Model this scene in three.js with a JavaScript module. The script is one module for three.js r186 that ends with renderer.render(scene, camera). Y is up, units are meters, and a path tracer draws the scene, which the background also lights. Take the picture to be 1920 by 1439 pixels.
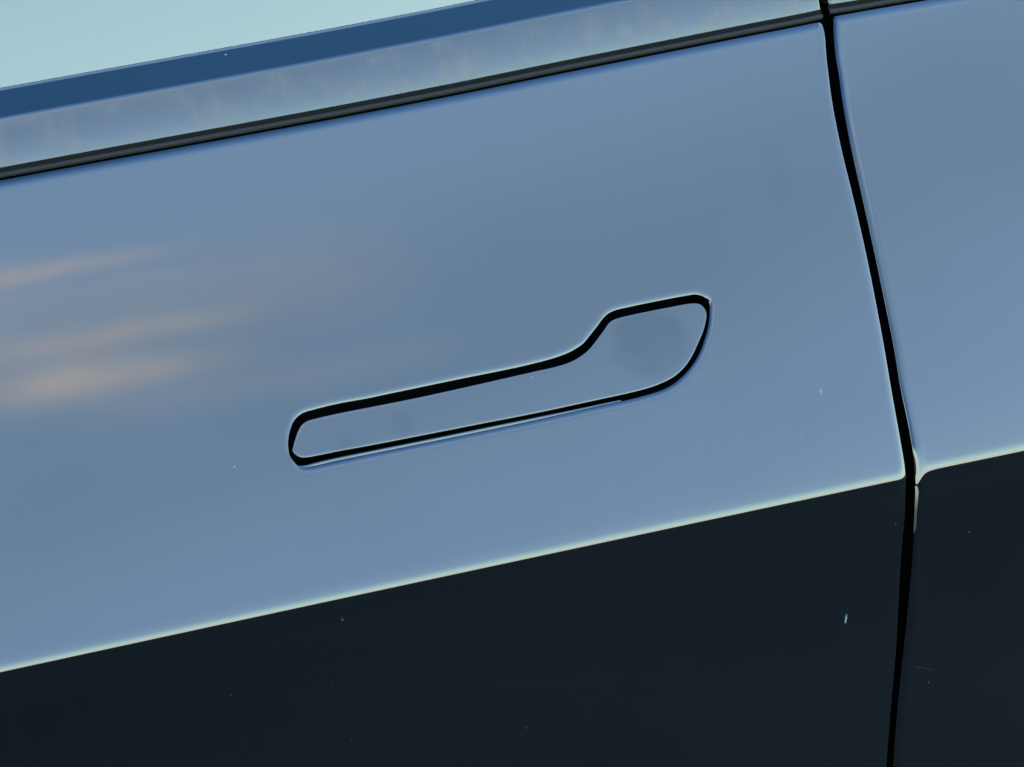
import * as THREE from 'three';
import { mergeGeometries } from 'three/addons/utils/BufferGeometryUtils.js';
import { ImprovedNoise } from 'three/addons/math/ImprovedNoise.js';

const scene = new THREE.Scene();
const MM = 0.001, SIDE_HEIGHT = 0.85;             // the millimetre drawing of the doors sits 0.85 m above the ground
const rad = (d) => d * Math.PI / 180, mix = (a, b, f) => a + (b - a) * f, clamp = (x, a = 0, b = 1) => Math.min(b, Math.max(a, x));
const smooth = (a, b, x) => { const f = clamp((x - a) / (b - a)); return f * f * (3 - 2 * f); };
let seed = 20240611;
const rnd = () => { seed = (seed * 1664525 + 1013904223) >>> 0; return seed / 4294967296; };
const noise3 = new ImprovedNoise();
const fbm = (x, y, z, oct = 4) => { let v = 0, a = 1, n = 0; for (let i = 0; i < oct; i++) { v += a * noise3.noise(x, y, z); n += a; x *= 2.03; y *= 2.03; z *= 2.03; a *= 0.5; } return v / n; };

// ---- camera: a long lens, from the front left of the car and a little above the door ----
const VIEW = { yaw: 28, pitch: 14, roll: 2.2, dist: 4000, halfW: 0.05525 };
const view = new THREE.Vector3(-Math.sin(rad(VIEW.yaw)) * Math.cos(rad(VIEW.pitch)), Math.sin(rad(VIEW.pitch)), Math.cos(rad(VIEW.yaw)) * Math.cos(rad(VIEW.pitch)));
const target = new THREE.Vector3(0, SIDE_HEIGHT, 0);
const camera = new THREE.PerspectiveCamera(2 * Math.atan(VIEW.halfW * 767 / 1024) * 180 / Math.PI, 1024 / 767, 0.1, 900);
camera.position.copy(target).addScaledVector(view, VIEW.dist * MM);
{
  const right = new THREE.Vector3().crossVectors(view.clone().negate(), new THREE.Vector3(0, 1, 0)).normalize(), up = new THREE.Vector3().crossVectors(right, view.clone().negate());
  camera.up.copy(up.multiplyScalar(Math.cos(rad(VIEW.roll))).addScaledVector(right, Math.sin(rad(VIEW.roll))));
}
camera.lookAt(target);

// ---- light: an evening sky (pale at the horizon, deep blue overhead, long thin clouds) and a very low, veiled sun ----
const SUN_AZ = 112, SUN_EL = 3;
const sunDir = new THREE.Vector3(Math.sin(rad(SUN_AZ)) * Math.cos(rad(SUN_EL)), Math.sin(rad(SUN_EL)), Math.cos(rad(SUN_AZ)) * Math.cos(rad(SUN_EL)));
const SKY_STOPS = [[-90, 5.2, 6.3, 5.2], [0, 6.0, 6.6, 5.0], [2.2, 6.0, 7.0, 5.5], [4.5, 5.1, 7.3, 6.9], [7, 3.7, 5.6, 6.3], [9.5, 2.45, 3.85, 5.5], [13, 1.98, 3.15, 4.9], [20, 1.92, 3.12, 4.75], [27, 1.95, 3.15, 4.85], [36, 1.3, 2.5, 4.6], [48, 0.7, 1.6, 3.4], [62, 0.25, 0.82, 1.85], [90, 0.17, 0.62, 1.6]];
// [azimuth from, to, elevation, half thickness, strength]: streaks of cloud, azimuth counted from straight out of the car's side towards its rear
const STREAKS = [[9, 20.6, 24.15, 0.24, 1.0], [10, 23, 23.25, 0.15, 0.5], [11, 20, 22.75, 0.13, 0.3], [9, 17.5, 21.95, 0.3, 0.62], [12, 22.5, 21.65, 0.25, 0.95], [13, 20, 21.0, 0.14, 0.35], [12.2, 21, 20.42, 0.46, 1.05], [15, 26, 19.6, 0.36, 0.24], [8, 26, 22.2, 1.5, 0.22],
  [-118, -84, 24, 0.6, 0.6], [62, 96, 23, 0.5, 0.7], [70, 118, 19.5, 0.4, 0.8], [122, 165, 22, 0.5, 0.7], [170, 215, 20.5, 0.5, 0.8], [205, 238, 25, 0.5, 0.6]];
{
  const W = 2048, H = 1024, px = new Float32Array(W * H * 4), unit = 1 / 8;
  for (let j = 0; j < H; j++) {
    const el = (j + 0.5) / H * 180 - 90;
    let k = 0; while (k < SKY_STOPS.length - 2 && el > SKY_STOPS[k + 1][0]) k++;
    const A = SKY_STOPS[k], B = SKY_STOPS[k + 1], f = smooth(A[0], B[0], el) * 0.4 + 0.6 * clamp((el - A[0]) / (B[0] - A[0]));
    for (let i = 0; i < W; i++) {
      const az = Math.PI / 2 - ((i + 0.5) / W - 0.5) * 2 * Math.PI, azd = ((az * 180 / Math.PI + 120) % 360 + 360) % 360 - 120;   // atan2(x, z)
      const dx = Math.sin(az), dz = Math.cos(az);
      const col = [mix(A[1], B[1], f), mix(A[2], B[2], f), mix(A[3], B[3], f)];
      // the sun went down towards the car's rear: away from there the sky above the horizon is a deeper blue
      const off = Math.abs(((azd - SUN_AZ + 540) % 360) - 180), deep = smooth(98, 138, off) * smooth(5, 13, el);
      col[0] *= 1 - 0.76 * deep; col[1] *= 1 - 0.64 * deep; col[2] *= 1 - 0.45 * deep;
      if (el > 0.5) {
        // thin grey veil lying in layers
        const veil = smooth(13, 18, el) * (1 - smooth(20.5, 25, el)) * clamp(0.8 + 0.6 * fbm(dx * 1.6, el * 0.2, dz * 1.6, 3));
        for (let c = 0; c < 3; c++) col[c] = mix(col[c], [1.45, 2.35, 3.5][c], veil * 0.66);
        let warm = 0;
        for (const [a0, a1, e0, th, st] of STREAKS) {
          if (Math.abs(el - e0) > 6) continue;
          const wob = 0.12 * noise3.noise(azd * 0.16 + e0 * 7, e0, 3.1) + 0.1 * noise3.noise(azd * 0.6, e0 * 3, 8.2), d = (el - e0 + 0.13 * (azd - clamp(16, a0, a1)) - wob) / (th * (0.8 + 0.5 * noise3.noise(azd * 0.2, e0 * 5, 1.7)));
          const end = smooth(a0, a0 + 5.5, azd) * (1 - smooth(a1 - 4, a1 + 2.5, azd));
          const rag = clamp(0.92 + 0.75 * fbm(azd * 0.4, el * 3.2, e0, 4));
          const ripple = 0.86 + 0.3 * noise3.noise(azd * 0.55, el * 5.5 + azd * 0.6, e0 * 2);
          warm = Math.max(warm, st * end * rag * ripple * Math.exp(-d * d * (d < 0 ? 0.9 : 0.45)));
        }
        for (let c = 0; c < 3; c++) col[c] = mix(col[c], [5.2, 4.6, 4.1][c], Math.min(1, warm));
      }
      const o = (j * W + i) * 4;
      for (let c = 0; c < 3; c++) px[o + c] = col[c] * unit;
      px[o + 3] = 1;
    }
  }
  const sky = new THREE.DataTexture(px, W, H, THREE.RGBAFormat, THREE.FloatType);
  sky.mapping = THREE.EquirectangularReflectionMapping; sky.magFilter = THREE.LinearFilter; sky.needsUpdate = true;
  scene.background = sky; scene.environment = sky;
}
const sun = new THREE.DirectionalLight(new THREE.Color(1, 0.72, 0.5), 0.3);
sun.position.copy(target).addScaledVector(sunDir, 12); sun.target.position.copy(target); scene.add(sun, sun.target);
sun.castShadow = true; sun.shadow.radius = 20; sun.shadow.mapSize.set(2048, 2048); sun.shadow.bias = -0.0005;
Object.assign(sun.shadow.camera, { left: -1, right: 1, top: 1, bottom: -1, near: 1, far: 30 });

const renderer = new THREE.WebGLRenderer({ antialias: true });
renderer.setSize(1024, 767);
renderer.toneMapping = THREE.LinearToneMapping;
renderer.toneMappingExposure = 8;
renderer.shadowMap.enabled = true;

// ---- door surface: units below are millimetres; x rearwards along the car, y up, z out of the side ----
const TILT = [[-420, 4], [-160, 1], [-60, -3], [-18, -4.5], [-6, -3], [-1.1, -2.5], [-0.35, -2], [0.15, 7.9], [0.5, 9.6], [1.4, 11.2], [2.6, 13], [4.3, 14.6], [7.5, 15.4], [25, 15.9], [70, 17.2], [120, 18.6], [165, 20.2], [215, 22.4], [320, 26]];
const S0 = -420, SD = 0.05, SN = Math.round((320 - S0) / SD) + 1, tanTab = new Float64Array(SN), zTab = new Float64Array(SN);
for (let i = 0, k = 0; i < SN; i++) {
  const s = S0 + i * SD;
  while (k < TILT.length - 2 && s > TILT[k + 1][0]) k++;
  const f = Math.min(1, Math.max(0, (s - TILT[k][0]) / (TILT[k + 1][0] - TILT[k][0])));
  tanTab[i] = Math.tan((TILT[k][1] + (TILT[k + 1][1] - TILT[k][1]) * f) * Math.PI / 180);
}
{ // soften the joints of the table away from the crease, then integrate
  const a = tanTab.slice();
  for (let pass = 0; pass < 3; pass++) {
    const cum = new Float64Array(SN + 1);
    for (let i = 0; i < SN; i++) cum[i + 1] = cum[i] + a[i];
    for (let i = 0; i < SN; i++) {
      const r = Math.min(Math.floor(Math.abs(S0 + i * SD) * 0.22 / SD), Math.floor(12 / SD)), lo = Math.max(0, i - r), hi = Math.min(SN - 1, i + r);
      tanTab[i] = (cum[hi + 1] - cum[lo]) / (hi - lo + 1);
    }
    a.set(tanTab);
  }
  const zero = Math.round(-S0 / SD);
  for (let i = 1; i < SN; i++) zTab[i] = zTab[i - 1] - (tanTab[i] + tanTab[i - 1]) / 2 * SD;
  const off = zTab[zero];
  for (let i = 0; i < SN; i++) zTab[i] -= off;
}
const look = (tab, s) => { const q = Math.min(SN - 1.001, Math.max(0, (s - S0) / SD)), i = Math.floor(q), f = q - i; return tab[i] * (1 - f) + tab[i + 1] * f; };
const PLAN_R = 3200;
// c = [height, slope, bend, inset] of a door's crease line, and where it has one, the x of the corner at which the crease turns down
const turn = (c, x) => c[4] === undefined ? 0 : 8 * Math.exp(-Math.max(0, x - c[4]) / 2.4);
const creaseY = (c, x) => c[0] + c[1] * x + c[2] * x * x - turn(c, x);
// height over the crease and its slopes; the turned-down corner fades out further up the door
const overCrease = (c, x, y) => {
  const h = y - c[0] - c[1] * x - c[2] * x * x, k = turn(c, x);
  if (!k) return [h, -c[1] - 2 * c[2] * x, 1];
  const q = Math.min(1, Math.max(0, (h + 3) / 15)), fade = 1 - q * q * (3 - 2 * q), df = -6 * q * (1 - q) / 15;
  return [h + k * fade, -c[1] - 2 * c[2] * x - (x > c[4] ? k / 2.4 : 0) * fade - k * df * c[1], 1 + k * df];
};
const surfZ = (c, x, y) => look(zTab, overCrease(c, x, y)[0]) - x * x / (2 * PLAN_R) - c[3];
const surfSlope = (c, x, y) => { const [s, sx, sy] = overCrease(c, x, y), t = look(tanTab, s); return [-t * sx - x / PLAN_R, -t * sy]; };   // dz/dx, dz/dy
// ---- outlines on the door surface, (x, y) in millimetres ----
const CREASE_A = [-79.38349099,0.03218815,-0.00005719,0], CREASE_B = [-74.3206077,0.00205889,0,0.5,205.56];
const BELT_A = [[-205.34,106.73],[-156.13,108.97],[-106.08,110.94],[-44.74,113.21],[12.89,115.52],[66.56,117.83],[126.92,119.89],[160.5,120.9],[188.83,121.57]];
const CORNER_A = [[196.83,121.75],[199.09,121.68],[200.34,121.06],[200.94,119.61]];
const EDGE_A = [[201.08,117.55],[200.95,115.29],[199.37,105.95],[198.45,97.65],[198.06,94.51],[197.36,84.13],[197.36,67.24],[198.23,51.12],[199.08,35.67],[199.66,21.14],[200,2.74],[200.16,-15.68],[200.04,-37.3],[200.31,-60.54],[200.35,-68.75],[200.1,-74.06],[199.85,-79.4],[199.53,-91.01],[198.8,-100.36],[197.52,-115.1],[195.22,-152.1],[191.96,-180.41],[188.65,-207.91]];
const BELT_B = [[305.73,123.03],[279.06,123.34],[252.63,123.37],[230.55,123.38],[219.28,123.3]];
const CORNER_B = [[209.75,123.1],[208.02,122.85],[207.09,121.97]];
const EDGE_B = [[206.48,119.55],[205.45,115.14],[204.06,105.99],[203.75,99.88],[203.51,96.27],[202.62,85.67],[202.23,69.52],[202.65,53.91],[203.3,36.42],[203.85,20.51],[204.35,2.76],[204.93,-16.42],[204.78,-36.91],[205.55,-55.04],[205.56,-66.14],[205.15,-74.26],[205.14,-81.68],[204.65,-91.54],[203.87,-108.88],[202.43,-126.09],[200.22,-145.66],[197.89,-163.44],[194.91,-185.31],[192.39,-208.73]];
const POCKET_LINE = [[-98.75,-16.59],[-96.74,-10.96],[-93.94,-7.06],[-89.85,-4.75],[-83.06,-3.83],[-72.4,-3.07],[-58.07,-2.77],[-48.24,-2.34],[-13.58,-0.96],[12.5,-0.14],[22.65,0.39],[32.83,1.2],[41.49,2.57],[45.27,3.71],[49.1,5.25],[53.26,8.19],[57.81,11.61],[61.04,14.18],[63.83,15.74],[67.53,16.63],[75.13,17.07],[91.2,17.54],[104.85,17.67],[108.55,17.54],[111.7,16.51],[113.73,14.97],[114.9,12.97],[114.15,9],[112.74,4.88],[110.81,1.08],[108.68,-2.25],[106.04,-5.95],[103.28,-8.95],[99.13,-12.36],[94.37,-15.36],[89.05,-17.76],[83.26,-19.18],[76.96,-19.93],[66.6,-20.69],[54.15,-21.13],[44.99,-21.49],[18.23,-22.58],[-8.2,-23.5],[-34.34,-24.37],[-60.19,-25.19],[-77.14,-25.82],[-87.78,-26.45],[-91.94,-26.43],[-94.85,-25.81],[-97,-23.95],[-98.76,-20.82]];
const HANDLE_LINE = [[-97.19,-18.66],[-96.48,-17.13],[-94.9,-14.23],[-93.04,-11.34],[-90.89,-9.12],[-87.86,-7.8],[-83.78,-7.34],[-73.11,-6.69],[-58.74,-6.22],[-35.99,-5.48],[-14.28,-4.49],[11.9,-3.13],[25.23,-2.48],[33.78,-2.08],[41.66,-1.08],[47.72,0.85],[51.83,2.93],[55.52,5.65],[60.38,9.51],[63.31,11.98],[66.04,13.15],[71,13.77],[77.89,14.08],[90.57,14.38],[106.95,14.34],[110.22,13.46],[112.24,11.34],[112.64,8.69],[111.05,4.6],[109.02,1.26],[106.42,-1.99],[102.68,-6.49],[98.79,-10.23],[93.69,-13.52],[88.46,-15.61],[81.24,-17.12],[74.2,-17.92],[67.32,-18.34],[45.71,-19.12],[18.97,-20.06],[-7.4,-20.66],[-33.51,-21.36],[-61.92,-22.12],[-76.24,-22.39],[-84.17,-22.7],[-91.27,-22.82],[-93.96,-22.4],[-95.88,-21.25],[-96.96,-19.99]];
// ---- geometry tools ----
const V = (x, y, z) => new THREE.Vector3(x, y, z);
class Skin {                                        // collects vertices with true normals, in millimetres
  constructor() { this.p = []; this.n = []; this.t = []; this.i = []; this.uv = (p) => [(p.x + 260) / 590, (p.y + 240) / 420]; }
  vert(p, n, uv) { this.p.push(p.x * MM, p.y * MM + SIDE_HEIGHT, p.z * MM); this.n.push(n.x, n.y, n.z); this.t.push(...(uv || this.uv(p))); return this.p.length / 3 - 1; }
  tri(a, b, c) { this.i.push(a, b, c); }
  grid(rows) { for (let r = 0; r + 1 < rows.length; r++) for (let k = 0; k + 1 < rows[r].length; k++) { const [a, b, c, d] = [rows[r][k], rows[r][k + 1], rows[r + 1][k], rows[r + 1][k + 1]]; this.tri(a, b, c); this.tri(b, d, c); } }
  geometry() {
    const P = this.p, N = this.n, I = this.i;
    for (let k = 0; k < I.length; k += 3) {         // wind each face to agree with its normals
      const [a, b, c] = [I[k] * 3, I[k + 1] * 3, I[k + 2] * 3];
      const ux = P[b] - P[a], uy = P[b + 1] - P[a + 1], uz = P[b + 2] - P[a + 2], vx = P[c] - P[a], vy = P[c + 1] - P[a + 1], vz = P[c + 2] - P[a + 2];
      const d = (uy * vz - uz * vy) * (N[a] + N[b] + N[c]) + (uz * vx - ux * vz) * (N[a + 1] + N[b + 1] + N[c + 1]) + (ux * vy - uy * vx) * (N[a + 2] + N[b + 2] + N[c + 2]);
      if (d < 0) { const q = I[k + 1]; I[k + 1] = I[k + 2]; I[k + 2] = q; }
    }
    const g = new THREE.BufferGeometry();
    g.setAttribute('position', new THREE.Float32BufferAttribute(P, 3)); g.setAttribute('normal', new THREE.Float32BufferAttribute(N, 3)); g.setAttribute('uv', new THREE.Float32BufferAttribute(this.t, 2));
    g.setIndex(I);
    return g;
  }
}
const shadeOn = (o) => { o.castShadow = o.receiveShadow = true; return o; };
function part(name, skin, material, parent, label) {
  const o = shadeOn(new THREE.Mesh(skin.isBufferGeometry ? skin : skin.geometry(), material));
  o.name = name; if (label) o.userData.label = label; parent.add(o); return o;
}
// a smooth curve through points, resampled: dense where the doors are looked at closely
function spline(pts, closed, step) {
  const c = new THREE.CatmullRomCurve3(pts.map(([x, y]) => V(x, y, 0)), closed, 'centripetal'), n = Math.ceil(c.getLength() / step);
  c.arcLengthDivisions = 4000; c.updateArcLengths();
  const out = c.getSpacedPoints(n).map((p) => [p.x, p.y]);
  if (closed) out.pop();
  return out;
}
function tangents(line, closed) {
  const n = line.length;
  return line.map((_, i) => { const a = line[closed ? (i + n - 1) % n : Math.max(0, i - 1)], b = line[closed ? (i + 1) % n : Math.min(n - 1, i + 1)], l = Math.hypot(b[0] - a[0], b[1] - a[1]); return [(b[0] - a[0]) / l, (b[1] - a[1]) / l]; });
}
// an edge of a panel: its line, and the side on which it leaves the panel
function makeEdge(line, closed, side, roll) {
  const out = tangents(line, closed).map(([x, y]) => [y * side, -x * side]);
  const inset = line.map(([x, y], i) => [x - out[i][0] * roll.r, y - out[i][1] * roll.r]);
  return { line, closed, out, inset, roll };
}
function nearest(edges, x, y) {                     // [distance (up to 16), direction to it, the edge]
  let best = 256, bx = 0, by = 0, be = null;
  for (const e of edges) {
    const L = e.line, n = L.length, m = e.closed ? n : n - 1;
    if (!e.boxes) {
      e.boxes = [];
      for (let k = 0; k < m; k += 24) { let a = 1e9, b = -1e9, c = 1e9, d = -1e9; for (let i = k; i <= Math.min(m, k + 24); i++) { const q = L[i % n]; a = Math.min(a, q[0]); b = Math.max(b, q[0]); c = Math.min(c, q[1]); d = Math.max(d, q[1]); } e.boxes.push([k, Math.min(m, k + 24), a, b, c, d]); }
    }
    for (const [k0, k1, a0, a1, c0, c1] of e.boxes) {
      const ox = Math.max(0, a0 - x, x - a1), oy = Math.max(0, c0 - y, y - c1);
      if (ox * ox + oy * oy >= best) continue;
      for (let i = k0; i < k1; i++) {
        const a = L[i], b = L[i + 1 === n ? 0 : i + 1], ex = b[0] - a[0], ey = b[1] - a[1], f = clamp(((x - a[0]) * ex + (y - a[1]) * ey) / (ex * ex + ey * ey)), qx = a[0] + ex * f - x, qy = a[1] + ey * f - y, d = qx * qx + qy * qy;
        if (d < best) { best = d; bx = qx; by = qy; be = e; }
      }
    }
  }
  if (!be) return [16, 0, 0, null];
  const d = Math.sqrt(best);
  return [d, d ? bx / d : 0, d ? by / d : 0, be];
}
const rollTan = (roll, d, angle) => d < roll.w ? Math.tan(rad(angle) * (1 - d / roll.w) ** roll.power) : 0;
// an edge that faces up or to the front is rolled over further than one that faces down or to the rear
const rollAngle = (roll, gx, gy) => mix(roll.least, roll.angle, smooth(-0.35, 0.35, 0.8 * gy - 0.7 * gx));
const rollDrop = (roll, d, angle) => { if (d >= roll.w) return 0; let s = 0; const n = 16; for (let i = 0; i < n; i++) s += rollTan(roll, d + (roll.w - d) * (i + 0.5) / n, angle); return s * (roll.w - d) / n; };
// point and normal of a panel whose edges are rolled in
function onPanel(c, edges, x, y) {
  const [d, gx, gy, e] = nearest(edges, x, y), [sx, sy] = surfSlope(c, x, y), angle = e ? rollAngle(e.roll, gx, gy) : 0, t = e ? rollTan(e.roll, d, angle) : 0;
  return { p: V(x, y, surfZ(c, x, y) - (e ? rollDrop(e.roll, d, angle) : 0)), n: V(-sx + t * gx, -sy + t * gy, 1).normalize(), d };
}
// Delaunay triangles of scattered points (incremental, walking to each new point)
function delaunay(P) {
  const n = P.length, big = 1e5, X = P.map((p) => p[0]), Y = P.map((p) => p[1]);
  X.push(-big, big, 0); Y.push(-big, -big, big);
  const T = [[n, n + 1, n + 2]], N = [[-1, -1, -1]], dead = [false];   // N[t][k] lies across the edge T[t][k] to T[t][k + 1]
  const side = (a, b, x, y) => (X[b] - X[a]) * (y - Y[a]) - (Y[b] - Y[a]) * (x - X[a]);
  const inCircle = (t, x, y) => {
    const [a, b, c] = T[t], ax = X[a] - x, ay = Y[a] - y, bx = X[b] - x, by = Y[b] - y, cx = X[c] - x, cy = Y[c] - y, A = ax * ax + ay * ay, B = bx * bx + by * by, C = cx * cx + cy * cy;
    return ax * (by * C - B * cy) - ay * (bx * C - B * cx) + A * (bx * cy - by * cx) > 0;
  };
  let last = 0;
  const order = [...Array(n).keys()].sort((a, b) => { const ra = Math.floor(Y[a] / 12), rb = Math.floor(Y[b] / 12); return ra - rb || (ra % 2 ? X[b] - X[a] : X[a] - X[b]); });
  for (const i of order) {
    const x = X[i], y = Y[i];
    let t = last;
    for (let guard = 0; guard < 100000; guard++) { const k = [0, 1, 2].find((q) => side(T[t][q], T[t][(q + 1) % 3], x, y) < 0); if (k === undefined) break; t = N[t][k]; }
    const cavity = new Set([t]), stack = [t], rim = [];
    while (stack.length) {
      const q = stack.pop();
      for (let k = 0; k < 3; k++) {
        const o = N[q][k];
        if (o >= 0 && cavity.has(o)) continue;
        if (o >= 0 && inCircle(o, x, y)) { cavity.add(o); stack.push(o); }
      }
    }
    for (const q of cavity) for (let k = 0; k < 3; k++) if (!cavity.has(N[q][k])) rim.push([T[q][k], T[q][(k + 1) % 3], N[q][k]]);
    for (const q of cavity) dead[q] = true;
    const from = new Map(), first = T.length;
    for (const [a, b, o] of rim) {
      const m = T.length; T.push([a, b, i]); N.push([o, -1, -1]); dead.push(false); from.set(a, m);
      if (o >= 0) { const k = [0, 1, 2].find((q) => T[o][q] === b && T[o][(q + 1) % 3] === a); N[o][k] = m; }
    }
    for (let m = first; m < T.length; m++) { const o = from.get(T[m][1]); N[m][1] = o; N[o][2] = m; }
    last = first;
  }
  return T.filter((t, k) => !dead[k] && t[0] < n && t[1] < n && t[2] < n);
}
const within = (L, x, y) => { let r = false; for (let i = 0, j = L.length - 1; i < L.length; j = i++) { const a = L[i], b = L[j]; if ((a[1] > y) !== (b[1] > y) && x < (b[0] - a[0]) * (y - a[1]) / (b[1] - a[1]) + a[0]) r = !r; } return r; };
// fills a polygon (with holes): rows of points along its rolled edges, a loose grid elsewhere
function fill(skin, c, edges, outer, holes) {
  const P = [...outer, ...holes.flat()], ok = (x, y) => within(outer, x, y) && !holes.some((h) => within(h, x, y));
  for (const e of edges) [[0.75, 1], [1.1, 1], [1.5, 1], [2, 1], [2.6, 2], [3.2, 2], [3.9, 2], [4.7, 3], [5.6, 4], [7.5, 7]].forEach(([d, every]) => {
    for (let i = 0; i < e.line.length; i += every) {
      const x = e.line[i][0] - e.out[i][0] * d, y = e.line[i][1] - e.out[i][1] * d;
      if (d > e.roll.r + 0.25 && nearest(edges, x, y)[0] > d * 0.97 && ok(x, y)) P.push([x, y]);
    }
  });
  const xs = outer.map((p) => p[0]), ys = outer.map((p) => p[1]);
  for (let y = Math.min(...ys) + 2; y < Math.max(...ys); y += 5.5) for (let x = Math.min(...xs) + 2; x < Math.max(...xs); x += 5.5) {
    const q = [x + 1.6 * (rnd() - 0.5), y + 1.6 * (rnd() - 0.5)];
    if (nearest(edges, q[0], q[1])[0] > 10 && ok(q[0], q[1]) && !outer.some((o) => Math.hypot(o[0] - q[0], o[1] - q[1]) < 2)) P.push(q);
  }
  const J = P.map(([x, y]) => [x + 1e-5 * (rnd() - 0.5), y + 1e-5 * (rnd() - 0.5)]), tris = delaunay(J).filter((t) => ok((P[t[0]][0] + P[t[1]][0] + P[t[2]][0]) / 3, (P[t[0]][1] + P[t[1]][1] + P[t[2]][1]) / 3));
  const at = P.map(([x, y]) => { const q = onPanel(c, edges, x, y); return skin.vert(q.p, q.n); });
  for (const [a, b, q] of tris) skin.tri(at[a], at[b], at[q]);
}
// the tight fold along an edge and the flange behind it
function fold(skin, c, edges, e, depth) {
  const rows = [], angles = [0, 12, 24, 36, 48, 60, 75, 90], n = e.line.length;
  const frames = e.inset.map(([x, y], i) => {
    const q = onPanel(c, edges, x, y), g = V(e.out[i][0], e.out[i][1], 0), side = g.clone().addScaledVector(q.n, -g.dot(q.n)).normalize();
    return { q, side };
  });
  const idx = [...Array(n).keys()]; if (e.closed) idx.push(0);
  for (const a of angles) rows.push(idx.map((i) => {
    const { q, side } = frames[i], nn = q.n.clone().multiplyScalar(Math.cos(rad(a))).addScaledVector(side, Math.sin(rad(a)));
    return skin.vert(q.p.clone().addScaledVector(q.n, -e.roll.r).addScaledVector(nn, e.roll.r), nn);
  }));
  for (const dd of [0, depth]) rows.push(idx.map((i) => { const { q, side } = frames[i]; return skin.vert(q.p.clone().addScaledVector(q.n, -e.roll.r - dd).addScaledVector(side, e.roll.r), side); }));
  skin.grid(rows.slice(0, angles.length)); skin.grid(rows.slice(angles.length));
}
// keeps the part of an outline above (sign 1) or below (-1) the line s = level over the crease, and follows that line where it cuts
function clipAt(c, outline, sign, level, follow) {
  const f = ([x, y]) => sign * (y - creaseY(c, x) - level), out = [], n = outline.length;
  for (let i = 0; i < n; i++) {
    const a = outline[i], b = outline[(i + 1) % n], fa = f(a), fb = f(b);
    if (fa >= 0) out.push(a);
    if ((fa >= 0) !== (fb >= 0)) { const t = fa / (fa - fb); out.push([mix(a[0], b[0], t), mix(a[1], b[1], t)]); out[out.length - 1].cut = true; }
  }
  const k = out.findIndex((p, i) => p.cut && out[(i + 1) % out.length].cut), a = out[k], b = out[(k + 1) % out.length];
  out.splice(k + 1, 0, ...follow(a[0], b[0], level));
  return out;
}
const CREASE_ROWS = [10, 8.4, 7, 5.8, 4.8, 4, 3.3, 2.7, 2.1, 1.6, 1.2, 0.85, 0.55, 0.35, 0.2, 0.08, 0, -0.08, -0.16, -0.25, -0.36, -0.5, -0.7, -1, -1.4, -2, -2.8, -4, -5.5, -7.5, -10];
// a door's outer skin: a closed outline whose rolled edge runs along part of it; `near` is the x side that the rolled edge closes at the crease
function doorSkin(c, edge, outline, holes, farX) {
  const skin = new Skin(), edges = [edge, ...holes];
  const reach = (s) => {                            // x where the inset edge crosses the height s over the crease
    let x = null;
    for (let i = 0; i + 1 < edge.inset.length; i++) {
      const a = edge.inset[i], b = edge.inset[i + 1], fa = a[1] - creaseY(c, a[0]) - s, fb = b[1] - creaseY(c, b[0]) - s;
      if ((fa >= 0) !== (fb >= 0) && Math.abs(a[1] - b[1]) > 1e-6) x = mix(a[0], b[0], fa / (fa - fb));
    }
    return x;
  };
  const cols = (x0, x1) => {                        // from the far end to the rolled edge, finer there
    const out = [], L = Math.abs(x1 - x0); let d = L;
    while (d > 0) { out.push(d); d -= Math.max(0.22, Math.min(5, 0.22 * d)); }
    out.push(0);
    return out.map((q) => x1 + Math.sign(x0 - x1) * q);
  };
  const follow = (xa, xb, s) => {
    const L = cols(farX, reach(s)), list = xa === L[0] || Math.abs(xa - farX) < Math.abs(xb - farX) ? L : L.slice().reverse();
    return list.slice(1, -1).map((x) => [x, creaseY(c, x) + s]);
  };
  fill(skin, c, edges, clipAt(c, outline, 1, CREASE_ROWS[0], follow), holes.map((h) => h.inset));
  fill(skin, c, edges, clipAt(c, outline, -1, CREASE_ROWS.at(-1), follow), []);
  const ref = cols(farX, reach(0)), span = reach(0) - farX;
  skin.grid(CREASE_ROWS.map((s) => { const xe = reach(s); return ref.map((x) => { const X = farX + (x - farX) * (xe - farX) / span, q = onPanel(c, edges, X, creaseY(c, X) + s); return skin.vert(q.p, q.n); }); }));
  for (const e of edges) fold(skin, c, edges, e, e.closed ? 2.6 : 11);
  return skin;
}

// ---- materials ----
const canvas = (w, h) => { const k = document.createElement('canvas'); k.width = w; k.height = h; return [k, k.getContext('2d')]; };
const toTexture = (k, srgb) => { const t = new THREE.CanvasTexture(k); if (srgb) t.colorSpace = THREE.SRGBColorSpace; t.wrapS = t.wrapT = THREE.ClampToEdgeWrapping; t.anisotropy = 8; return t; };
const TW = 2048, TH = 1458, tx = (x) => (x + 260) / 590 * TW, ty = (y) => (180 - y) / 420 * TH, ts = TW / 590;
const [paintCanvas, pg] = canvas(TW, TH);
pg.fillStyle = 'rgb(2,3,3)'; pg.fillRect(0, 0, TW, TH);
const speck = (x, y, rx, ry, col, alpha, turn = 0) => { pg.save(); pg.translate(tx(x), ty(y)); pg.rotate(turn); pg.globalAlpha = alpha; pg.fillStyle = col; pg.beginPath(); pg.ellipse(0, 0, rx * ts, ry * ts, 0, 0, Math.PI * 2); pg.fill(); pg.restore(); };
const scratch = (pts, w, col, alpha) => { pg.save(); pg.globalAlpha = alpha; pg.strokeStyle = col; pg.lineWidth = w * ts; pg.lineCap = 'round'; pg.beginPath(); pts.forEach(([x, y], i) => i ? pg.lineTo(tx(x), ty(y)) : pg.moveTo(tx(x), ty(y))); pg.stroke(); pg.restore(); };
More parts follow.
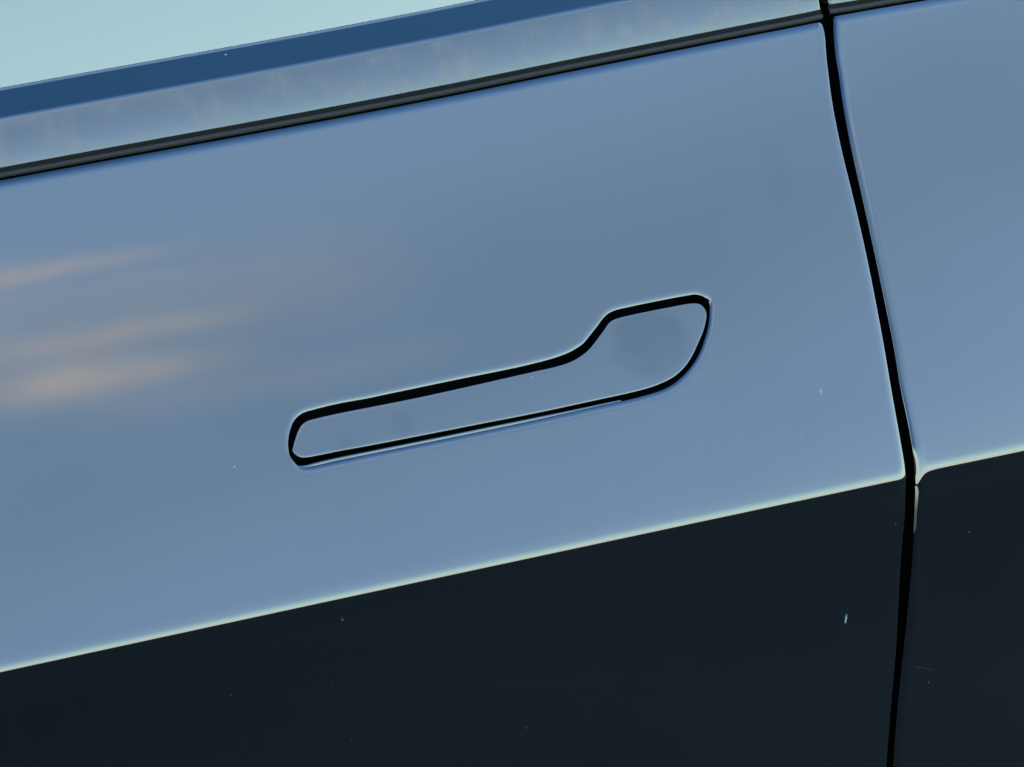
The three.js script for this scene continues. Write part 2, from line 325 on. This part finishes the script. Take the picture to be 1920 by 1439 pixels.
// dust specks and chips that the photograph shows, where they are
for (const [x, y, r, a] of [[-125.2, -21.8, 0.42, 1], [-28.5, 67.9, 0.32, 0.7], [149.7, -48.5, 0.35, 0.75], [-48.4, -2.6, 0.4, 1], [21.6, -4.9, 0.38, 1], [-5.8, -10, 0.3, 0.7], [-73.8, 17.3, 0.25, 0.5], [-90.9, -120.1, 0.3, 0.5], [-139.5, -117.5, 0.35, 0.55], [-82.3, -147.6, 0.3, 0.5], [3.2, -156.3, 0.35, 0.5], [35.7, -165.9, 0.3, 0.5], [106.5, -174.3, 0.3, 0.5], [234.4, -106.3, 0.5, 0.55], [212.1, -172.9, 0.35, 0.6], [173.4, -178.6, 0.3, 0.5], [194, -95.5, 0.4, 0.6]]) speck(x, y, r, r, 'rgb(165,168,160)', a * 0.8);
speck(167.6, -135, 0.45, 2.2, 'rgb(150,158,158)', 1, 0.12); speck(168.0, -134, 0.75, 1.4, 'rgb(110,118,118)', 0.4, 0.12);
speck(163.2, -31.6, 0.35, 1.2, 'rgb(170,128,66)', 0.9, 0.05); speck(163.1, -31.9, 0.6, 1.6, 'rgb(120,104,66)', 0.4, 0.05);
speck(-86.3, -91.6, 0.25, 0.8, 'rgb(120,120,110)', 0.6, 0.2); speck(-85.7, -92.3, 0.7, 0.25, 'rgb(120,120,110)', 0.6, 0.1);
scratch([[205, -164.3], [209, -165.3], [214.2, -167.3]], 0.4, 'rgb(70,90,82)', 0.45);
scratch([[-96.5, -112.9], [-60, -111.4], [-5.7, -108.5]], 0.9, 'rgb(50,52,48)', 0.1);
scratch([[-24.1, -125], [-18, -127.6], [-11, -129.7]], 0.8, 'rgb(46,54,50)', 0.12);
scratch([[-40, -131], [10, -138], [52, -141]], 0.5, 'rgb(50,56,54)', 0.12);
for (let i = 0; i < 420; i++) speck(-260 + 590 * rnd(), -240 + 420 * rnd(), 0.1 + 0.16 * rnd(), 0.1 + 0.16 * rnd(), 'rgb(130,132,126)', 0.15 + 0.3 * rnd());
for (let i = 0; i < 34; i++) { const x = -250 + 570 * rnd(), y = -235 + 400 * rnd(), a = rnd() * 6.3, l = 3 + 14 * rnd(); scratch([[x, y], [x + l * 0.5 * Math.cos(a) + rnd(), y + l * 0.5 * Math.sin(a)], [x + l * Math.cos(a), y + l * Math.sin(a)]], 0.18, 'rgb(110,115,112)', 0.14 + 0.1 * rnd()); }
const paintMap = toTexture(paintCanvas, true);
// how dull the lacquer is: clean gloss, with the touched places on the handle and faint wiping marks
const [glossCanvas, gg] = canvas(1024, 729), [clearCanvas, cl] = canvas(1024, 729);
{
  const im = gg.createImageData(1024, 729), ic = cl.createImageData(1024, 729);
  const smear = (x, y, cx, cy, rx, ry, edge) => { const q = Math.hypot((x - cx) / rx, (y - cy) / ry) + 0.12 * noise3.noise(x * 0.11, y * 0.11, 4); return 1 - smooth(1 - edge, 1, q); };
  for (let j = 0; j < 729; j++) for (let i = 0; i < 1024; i++) {
    const x = -260 + (i + 0.5) / 1024 * 590, y = 180 - (j + 0.5) / 729 * 420;
    let r = 0.045 + 0.02 * Math.max(0, fbm(x * 0.02, y * 0.03, 7, 4));
    const touch = clamp(1.25 * smear(x, y, 82, 1, 23, 18, 0.4) * (0.75 + 0.5 * fbm(x * 0.07, y * 0.07, 2, 3)) + 0.7 * smear(x, y, -74, -21, 12, 9, 0.6) * clamp(0.6 + 1.4 * fbm(x * 0.09, y * 0.09, 5, 3)) + 0.6 * smear(x, y, -44, -15, 8, 7, 0.6) + 0.4 * smear(x, y, 161, 62, 11, 22, 0.7) * clamp(0.6 + fbm(x * 0.08, y * 0.08, 9, 3)) + 0.5 * clamp(fbm(x * 0.012, y * 0.016, 13, 4)));
    r += 0.03 * touch;
    const o = (j * 1024 + i) * 4, v = Math.round(clamp(r) * 255);
    im.data[o] = im.data[o + 1] = im.data[o + 2] = v; im.data[o + 3] = 255;
    ic.data[o] = ic.data[o + 1] = ic.data[o + 2] = Math.round(255 * (1 - 0.28 * touch)); ic.data[o + 3] = 255;
  }
  cl.putImageData(ic, 0, 0);
  gg.putImageData(im, 0, 0);
}
const glossMap = toTexture(glossCanvas, false);
const paint = new THREE.MeshPhysicalMaterial({ name: 'black lacquer', map: paintMap, roughness: 1, roughnessMap: glossMap, clearcoat: 1, clearcoatMap: toTexture(clearCanvas, false), clearcoatRoughness: 1, clearcoatRoughnessMap: glossMap });
const plastic = new THREE.MeshPhysicalMaterial({ name: 'black plastic', color: new THREE.Color(0.002, 0.002, 0.002), roughness: 0.8, specularIntensity: 0.15 });
const rubber = new THREE.MeshPhysicalMaterial({ name: 'rubber', color: new THREE.Color(0.03, 0.0255, 0.017), roughness: 0.6, specularIntensity: 0.35 });
const lipRubber = new THREE.MeshPhysicalMaterial({ name: 'dark rubber', color: new THREE.Color(0.016, 0.0155, 0.013), roughness: 0.7, specularIntensity: 0.3 });
const filmOrGlint = new THREE.MeshPhysicalMaterial({ name: 'black gloss for edge glint', color: new THREE.Color(0.002, 0.002, 0.002), roughness: 0.2, clearcoat: 1, clearcoatRoughness: 0.16 });  // for the added strip that imitates the door edge's reflection
const jamb = new THREE.MeshPhysicalMaterial({ name: 'door jamb', color: new THREE.Color(0.002, 0.002, 0.002), roughness: 0.8, specularIntensity: 0.15 });
const glass = new THREE.MeshPhysicalMaterial({ name: 'tinted glass', color: new THREE.Color(0.28, 0.32, 0.31), transmission: 1, thickness: 0, roughness: 0.0, ior: 1.94 });
// trim: gloss black moulding, its lower face filmed with rain-streaked dust
const [dustCanvas, dg] = canvas(2048, 128), [dullCanvas, ug] = canvas(2048, 128), [coatCanvas, cg] = canvas(2048, 128);
{
  const a = dg.createImageData(2048, 128), b = ug.createImageData(2048, 128), k = cg.createImageData(2048, 128);
  for (let j = 0; j < 128; j++) for (let i = 0; i < 2048; i++) {
    const x = i / 2048 * 700, v = (127 - j) / 127 * 40;                       // mm along the moulding and up its face
    const edge = 19.6 + 0.7 * noise3.noise(x * 0.12, 0, 1) + 0.5 * noise3.noise(x * 0.5, 0, 2), cover = 1 - smooth(edge - 0.7, edge + 0.5, v);
    const runs = 0.5 + 0.5 * fbm(x * 0.13, v * 0.035, 11, 3), blot = 0.5 + 0.5 * fbm(x * 0.045, v * 0.07, 21, 3), fine = noise3.noise(x * 0.9, v * 0.5, 31);
    const filmOrGlint = cover / (1 + Math.exp(-4.2 * (1.7 * (runs - 0.5) * blot + 1.5 * (blot - 0.5) + 0.05 * fine - 0.12)));
    const o = (j * 2048 + i) * 4, base = 5;
    a.data[o] = base + 90 * filmOrGlint; a.data[o + 1] = base + 83 * filmOrGlint; a.data[o + 2] = base + 72 * filmOrGlint; a.data[o + 3] = 255;
    b.data[o] = b.data[o + 1] = b.data[o + 2] = Math.round(255 * (0.07 + 0.2 * filmOrGlint)); b.data[o + 3] = 255;
    k.data[o] = k.data[o + 1] = k.data[o + 2] = Math.round(255 * (1 - 0.75 * filmOrGlint)); k.data[o + 3] = 255;   // dust hides the lacquer's shine
  }
  cg.putImageData(k, 0, 0);
  dg.putImageData(a, 0, 0); ug.putImageData(b, 0, 0);
  dg.globalAlpha = 0.7; dg.fillStyle = 'rgb(210,220,220)'; dg.beginPath(); dg.ellipse(700, 24, 1.4, 1.6, 0, 0, 7); dg.fill();
}
const trimMat = new THREE.MeshPhysicalMaterial({ name: 'gloss black moulding', map: toTexture(dustCanvas, true), roughness: 1, roughnessMap: toTexture(dullCanvas, false), clearcoat: 1, clearcoatRoughness: 1 });
trimMat.clearcoatRoughnessMap = trimMat.roughnessMap; trimMat.clearcoatMap = toTexture(coatCanvas, false);

// ---- the setting: the yard that the lower half of the doors mirrors ----
{
  const k = 1024, [gc, g2] = canvas(k, k), im = g2.createImageData(k, k);
  for (let j = 0; j < k; j++) for (let i = 0; i < k; i++) {            // worn asphalt with darker, damp patches, eight metres square
    const u = i / k * 8, w = j / k * 8, patch = fbm(u * 0.5, w * 1.7, 3, 4), v = 31 + 44 * patch + 12 * (rnd() - 0.5), o = (j * k + i) * 4;
    im.data[o] = v; im.data[o + 1] = v; im.data[o + 2] = Math.max(4, v - 22); im.data[o + 3] = 255;
  }
  g2.putImageData(im, 0, 0);
  const t = toTexture(gc, true); t.wrapS = t.wrapT = THREE.RepeatWrapping; t.repeat.set(100, 100);
  const ground = shadeOn(new THREE.Mesh(new THREE.PlaneGeometry(800, 800), new THREE.MeshStandardMaterial({ name: 'asphalt', map: t, roughness: 0.8 })));
  ground.rotation.x = -Math.PI / 2; ground.name = 'ground'; ground.userData = { kind: 'structure' };
  scene.add(ground);
}

// ---- the car's side ----
const car = new THREE.Group();
car.name = 'car'; car.userData = { label: 'glossy black car side with flush door handle mirroring blue evening sky', category: 'car' };
scene.add(car);

const ROLL_DOOR = { w: 4.6, angle: 40, least: 17, power: 1.35, r: 0.6 }, ROLL_POCKET = { w: 3.1, angle: 38, least: 10.5, power: 1.4, r: 0.35 }, ROLL_HANDLE = { w: 1.6, angle: 8, least: 11, power: 1.8, r: 0.3 };
const beltEndA = BELT_A[0], slopeA = (BELT_A[1][1] - beltEndA[1]) / (BELT_A[1][0] - beltEndA[0]);
const leadA = [-420, -340, -260].filter((x) => x < beltEndA[0] - 10).map((x) => [x, beltEndA[1] + slopeA * (x - beltEndA[0])]);
const tail = (E, y) => { const a = E.at(-2), b = E.at(-1), m = (b[0] - a[0]) / (b[1] - a[1]); return [-240, -300].filter((q) => q < b[1] - 10).map((q) => [b[0] + m * (q - b[1]), q]); };
const FINE = 0.62;
const lineA = spline([...leadA, ...BELT_A, ...CORNER_A, ...EDGE_A, ...tail(EDGE_A)], false, FINE);
const beltLead = BELT_B[0], slopeB = (BELT_B[0][1] - BELT_B[1][1]) / (BELT_B[0][0] - BELT_B[1][0]);
const lineB = spline([...[430, 370].map((x) => [x, beltLead[1] + slopeB * (x - beltLead[0])]), ...BELT_B, ...CORNER_B, ...EDGE_B, ...tail(EDGE_B)], false, FINE);
const edgeA = makeEdge(lineA, false, -1, ROLL_DOOR), edgeB = makeEdge(lineB, false, 1, ROLL_DOOR);
const pocketLine = spline(POCKET_LINE, true, FINE), handleLine = spline(HANDLE_LINE, true, FINE);
const spin = (L) => L.reduce((s, p, i) => { const q = L[(i + 1) % L.length]; return s + p[0] * q[1] - q[0] * p[1]; }, 0) > 0 ? 1 : -1;   // 1: counter-clockwise
const pocketEdge = makeEdge(pocketLine, true, -spin(pocketLine), ROLL_POCKET), handleEdge = makeEdge(handleLine, true, spin(handleLine), ROLL_HANDLE);

const outlineA = [...edgeA.inset, [-420, -300]], outlineB = [...edgeB.inset, [430, -300]];
const doorA = part('door', doorSkin(CREASE_A, edgeA, outlineA, [pocketEdge], -420), paint, car, 'black door with the flush handle, left of the shut line');
const doorB = part('door', doorSkin(CREASE_B, edgeB, outlineB, [], 430), paint, car, 'black door right of the shut line');

// handle: a paddle that lies flush in its pocket
{
  const skin = new Skin(), c = [CREASE_A[0], CREASE_A[1], CREASE_A[2], 0.4];
  fill(skin, c, [handleEdge], handleEdge.inset, []);
  fold(skin, c, [handleEdge], handleEdge, 6);
  part('door_handle', skin, paint, doorA);
}
{ // the pocket behind it: a wall and a floor of black plastic
  const skin = new Skin(), n = pocketLine.length, idx = [...Array(n).keys(), 0], wide = 0.35;
  const at = (i, depth) => { const [x, y] = pocketLine[i], [sx, sy] = surfSlope(CREASE_A, x, y), nn = V(-sx, -sy, 1).normalize(), o = pocketEdge.out[i]; return V(x - o[0] * wide, y - o[1] * wide, surfZ(CREASE_A, x, y)).addScaledVector(nn, -depth); };
  const rows = [3, 26].map((d) => idx.map((i) => skin.vert(at(i, d), V(pocketEdge.out[i][0], pocketEdge.out[i][1], 0))));
  skin.grid(rows);
  const flat = THREE.ShapeUtils.triangulateShape(pocketLine.map(([x, y]) => new THREE.Vector2(x, y)), []), f = pocketLine.map((_, i) => skin.vert(at(i, 26), V(0, 0.3, 1).normalize()));
  for (const [a, b, c] of flat) skin.tri(f[a], f[b], f[c]);
  part('handle_recess', skin, plastic, doorA);
}
{ // the lip of the pocket's bezel, which shows along the lower side
  const skin = new Skin(), n = pocketLine.length, s = pocketLine.map(([x, y], i) => pocketEdge.out[i][1] > 0.4 && x > -96 && x < 64 ? x : null);
  const run = []; for (let i = 0; i < 2 * n; i++) { if (s[i % n] !== null && s[(i + n - 1) % n] === null && i > 0) run.length = 0; if (s[i % n] !== null) run.push(i % n); else if (run.length > 40) break; }
  const rows = [[], [], []];
  for (const i of run) {
    const [x, y] = pocketLine[i], [sx, sy] = surfSlope(CREASE_A, x, y), nn = V(-sx, -sy, 1).normalize(), o = pocketEdge.out[i];
    const full = smooth(-97, -84, x) * (1 - smooth(0, 60, x) * 0.8), wide = -0.1 + 0.68 * full, q = V(x, y, surfZ(CREASE_A, x, y)).addScaledVector(nn, -1.25);
    const tip = V(-sx * 1 , Math.tan(rad(11.5)), 1).normalize();
    rows[0].push(skin.vert(q.clone().add(V(-o[0] * 0.4, -o[1] * 0.4, 0)), tip));
    rows[1].push(skin.vert(q.clone().add(V(o[0] * wide, o[1] * wide, -wide * 0.2)), tip));
    rows[2].push(skin.vert(q.clone().add(V(o[0] * wide, o[1] * wide, -6)), V(o[0], o[1], 0)));
  }
  skin.grid(rows.slice(0, 2)); skin.grid(rows.slice(1));
  part('recess_lip', skin, paint, doorA);
}

// mouldings along the foot of the windows, swept along the belt line
function sweep(c, line, x0, x1, section, material, name, parent, endRoll, along = (x) => x) {
  const skin = new Skin();
  const L = line.slice().sort((a, b) => a[0] - b[0]);
  const yAt = (x) => { for (let i = 0; i + 1 < L.length; i++) if (x <= L[i + 1][0]) return mix(L[i][1], L[i + 1][1], clamp((x - L[i][0]) / (L[i + 1][0] - L[i][0] || 1))); return L.at(-1)[1]; };
  const xs = []; for (let x = x0; x < x1; x += 3) xs.push(x); xs.push(x1);
  for (const d of [0.15, 0.35, 0.6, 0.9, 1.3, 1.8]) { if (endRoll > 0) xs.push(x1 - d); if (endRoll < 0) xs.push(x0 + d); }
  xs.sort((a, b) => a - b);
  const frame = xs.map((x) => {
    const h = 12, ya = yAt(Math.max(x0, x - h)), yb = yAt(Math.min(x1, x + h)), xa = Math.max(x0, x - h), xb = Math.min(x1, x + h), y = yAt(x);
    const P = V(x, y, surfZ(c, x, y)), T = V(xb - xa, yb - ya, surfZ(c, xb, yb) - surfZ(c, xa, ya)).normalize(), O = V(-T.z, 0, T.x).normalize(), U = new THREE.Vector3().crossVectors(O, T);
    const d = endRoll > 0 ? x1 - x : endRoll < 0 ? x - x0 : 99, f = clamp(1 - d / 1.8), turn = 1.45 * f * f * Math.sign(endRoll);
    return { P, T, O, U, turn, drop: 1.1 * f ** 3, x };
  });
  const rows = section.map(({ u, o, a, v }) => frame.map((q) => {
    const n = q.O.clone().multiplyScalar(Math.cos(rad(a))).addScaledVector(q.U, Math.sin(rad(a)));
    const m = n.clone().multiplyScalar(Math.cos(q.turn)).addScaledVector(q.T, Math.sin(q.turn));
    return skin.vert(q.P.clone().addScaledVector(q.U, u).addScaledVector(q.O, o).addScaledVector(n, -q.drop), m, [(along(q.x) + 330) / 700, (v ?? 0) / 40]);
  }));
  skin.grid(rows);
  if (endRoll) {                                    // the end face behind the rolled end
    const k = endRoll > 0 ? frame.length - 1 : 0, q = frame[k], n = q.T.clone().multiplyScalar(Math.sign(endRoll));
    skin.grid([0, 14].map((back) => section.map(({ u, o, a, v }) => skin.vert(q.P.clone().addScaledVector(q.U, u).addScaledVector(q.O, o - q.drop - back), n, [(along(q.x) + 330) / 700, (v ?? 0) / 40]))));
  }
  return part(name, skin, material, parent);
}
function sectionOf(u, o, steps) {                   // steps: [tilt at its start, at its end, length, pieces]
  const out = []; let v = 0;
  steps.forEach(([a0, a1, len, n], k) => {
    for (let i = 0; i <= n; i++) {
      if (i) { const am = rad(mix(a0, a1, (i - 0.5) / n)), l = len / n; u += Math.cos(am) * l; o -= Math.sin(am) * l; v += l; }
      if (i || !k || steps[k - 1][1] !== a0) out.push({ u, o, a: mix(a0, a1, i / n), v });
    }
  });
  return out;
}
const SEAL_TOP = 4.7;
const sealSection = [...Array(15).keys()].map((i) => { const a = -95 + i * 13; return { u: 1.35 + 1.35 * Math.sin(rad(a)), o: -1.35 + 1.35 * Math.cos(rad(a)), a }; });
const lipSection = [{ u: 2.4, o: -2.6, a: 20 }, { u: 2.9, o: -1.6, a: -25 }, { u: 3.9, o: -1.15, a: -25 }, { u: SEAL_TOP + 0.25, o: -1.05, a: -10 }, { u: SEAL_TOP + 0.3, o: -4, a: 90 }];
const trimSection = sectionOf(SEAL_TOP - 0.2, -0.95, [[-70, 11.3, 0.4, 6], [11.3, 17, 19.4, 10], [17, 46, 2.4, 10], [46, 49, 12.2, 8], [49, 26, 0.4, 4], [26, 21, 0.85, 3], [21, 88, 0.3, 5], [88, 92, 8, 2]]);
const lipEnd = trimSection.at(-3), paneSection = sectionOf(lipEnd.u - 6, lipEnd.o - 0.25 + 6 * Math.tan(rad(10)), [[10, 11.2, 240, 24]]);
const endA = CORNER_A.at(-1)[0] + 0.4, startB = EDGE_B[0][0] - 1.1;
const allA = [...leadA, ...BELT_A, [endA + 2, BELT_A.at(-1)[1] + slopeA * 0.8 * (endA + 2 - BELT_A.at(-1)[0])]];
const beltA = spline(allA, false, 4), b2 = BELT_B.at(-1), beltB = spline([[startB - 4, b2[1] + slopeB * (startB - 4 - b2[0])], ...BELT_B.slice().reverse(), [430, beltLead[1] + slopeB * (430 - beltLead[0])]], false, 4);
sweep(CREASE_A, beltA, -420, endA, sealSection, rubber, 'window_seal', doorA, 0);
sweep(CREASE_A, beltA, -420, endA, lipSection, lipRubber, 'seal_lip', doorA, 0);
sweep(CREASE_A, beltA, -420, endA, trimSection, trimMat, 'window_trim', doorA, 1);
sweep(CREASE_A, beltA, -420, endA, paneSection, glass, 'window_pane', doorA, 0);
sweep(CREASE_B, beltB, startB, 430, sealSection, rubber, 'window_seal', doorB, 0);
sweep(CREASE_B, beltB, startB, 430, lipSection, lipRubber, 'seal_lip', doorB, 0);
sweep(CREASE_B, beltB, startB, 430, trimSection, trimMat, 'window_trim', doorB, -1, (x) => 460 - x);
sweep(CREASE_B, beltB, startB, 430, paneSection, glass, 'window_pane', doorB, 0);

{ // strip added along the second door's edge, normals aimed to imitate a pale reflection
  const skin = new Skin(), run = lineB.map(([x, y], i) => [i, y - creaseY(CREASE_B, x)]).filter(([, s]) => s < 2.5 && s > -20), rows = [[], [], [], []];
  for (const [i, s] of run) {
    const [x, y] = lineB[i], o = edgeB.out[i], wide = (0.08 + 0.5 * smooth(-20, -16, s) + 0.35 * smooth(-11, -3, s)) * (1 - 0.6 * smooth(-1, 2.5, s));
    [0.62 + wide, 0.62 + wide * 0.55, 0.62, 0.2].forEach((d, k) => {
      const q = onPanel(CREASE_B, [edgeB], x - o[0] * Math.max(d, 0.62), y - o[1] * Math.max(d, 0.62)), n = V(o[0] * mix(0.45, 0.7, clamp(-s / 22)), mix(0.13, 0.098, clamp(-s / 10)), 0.78).normalize();
      if (k === 3) q.p.add(V(o[0] * 0.4, o[1] * 0.4, -0.25));
      rows[k].push(skin.vert(q.p.addScaledVector(q.n, k ? 0.16 : 0.02), n));
    });
  }
  skin.grid(rows);
  part('edge_glint', skin, filmOrGlint, doorB);
}

{ // what stands behind the shut line and the glass: the dark body shell and the cabin
  const skin = new Skin(), rows = [];
  for (let y = 150; y >= -300; y -= 10) { const r = []; for (let x = -420; x <= 430; x += 10) { const [sx, sy] = surfSlope(CREASE_A, x, y); r.push(skin.vert(V(x, y, surfZ(CREASE_A, x, y) - 17), V(-sx, -sy, 1).normalize())); } rows.push(r); }
  for (const [y, z] of [[152, -160], [390, -215]]) { const r = []; for (let x = -420; x <= 430; x += 10) r.push(skin.vert(V(x, y, z), V(0, 0.2, 1).normalize())); rows.push(r); }
  skin.grid(rows);
  part('body_shell', skin, jamb, car);
}

renderer.render(scene, camera);
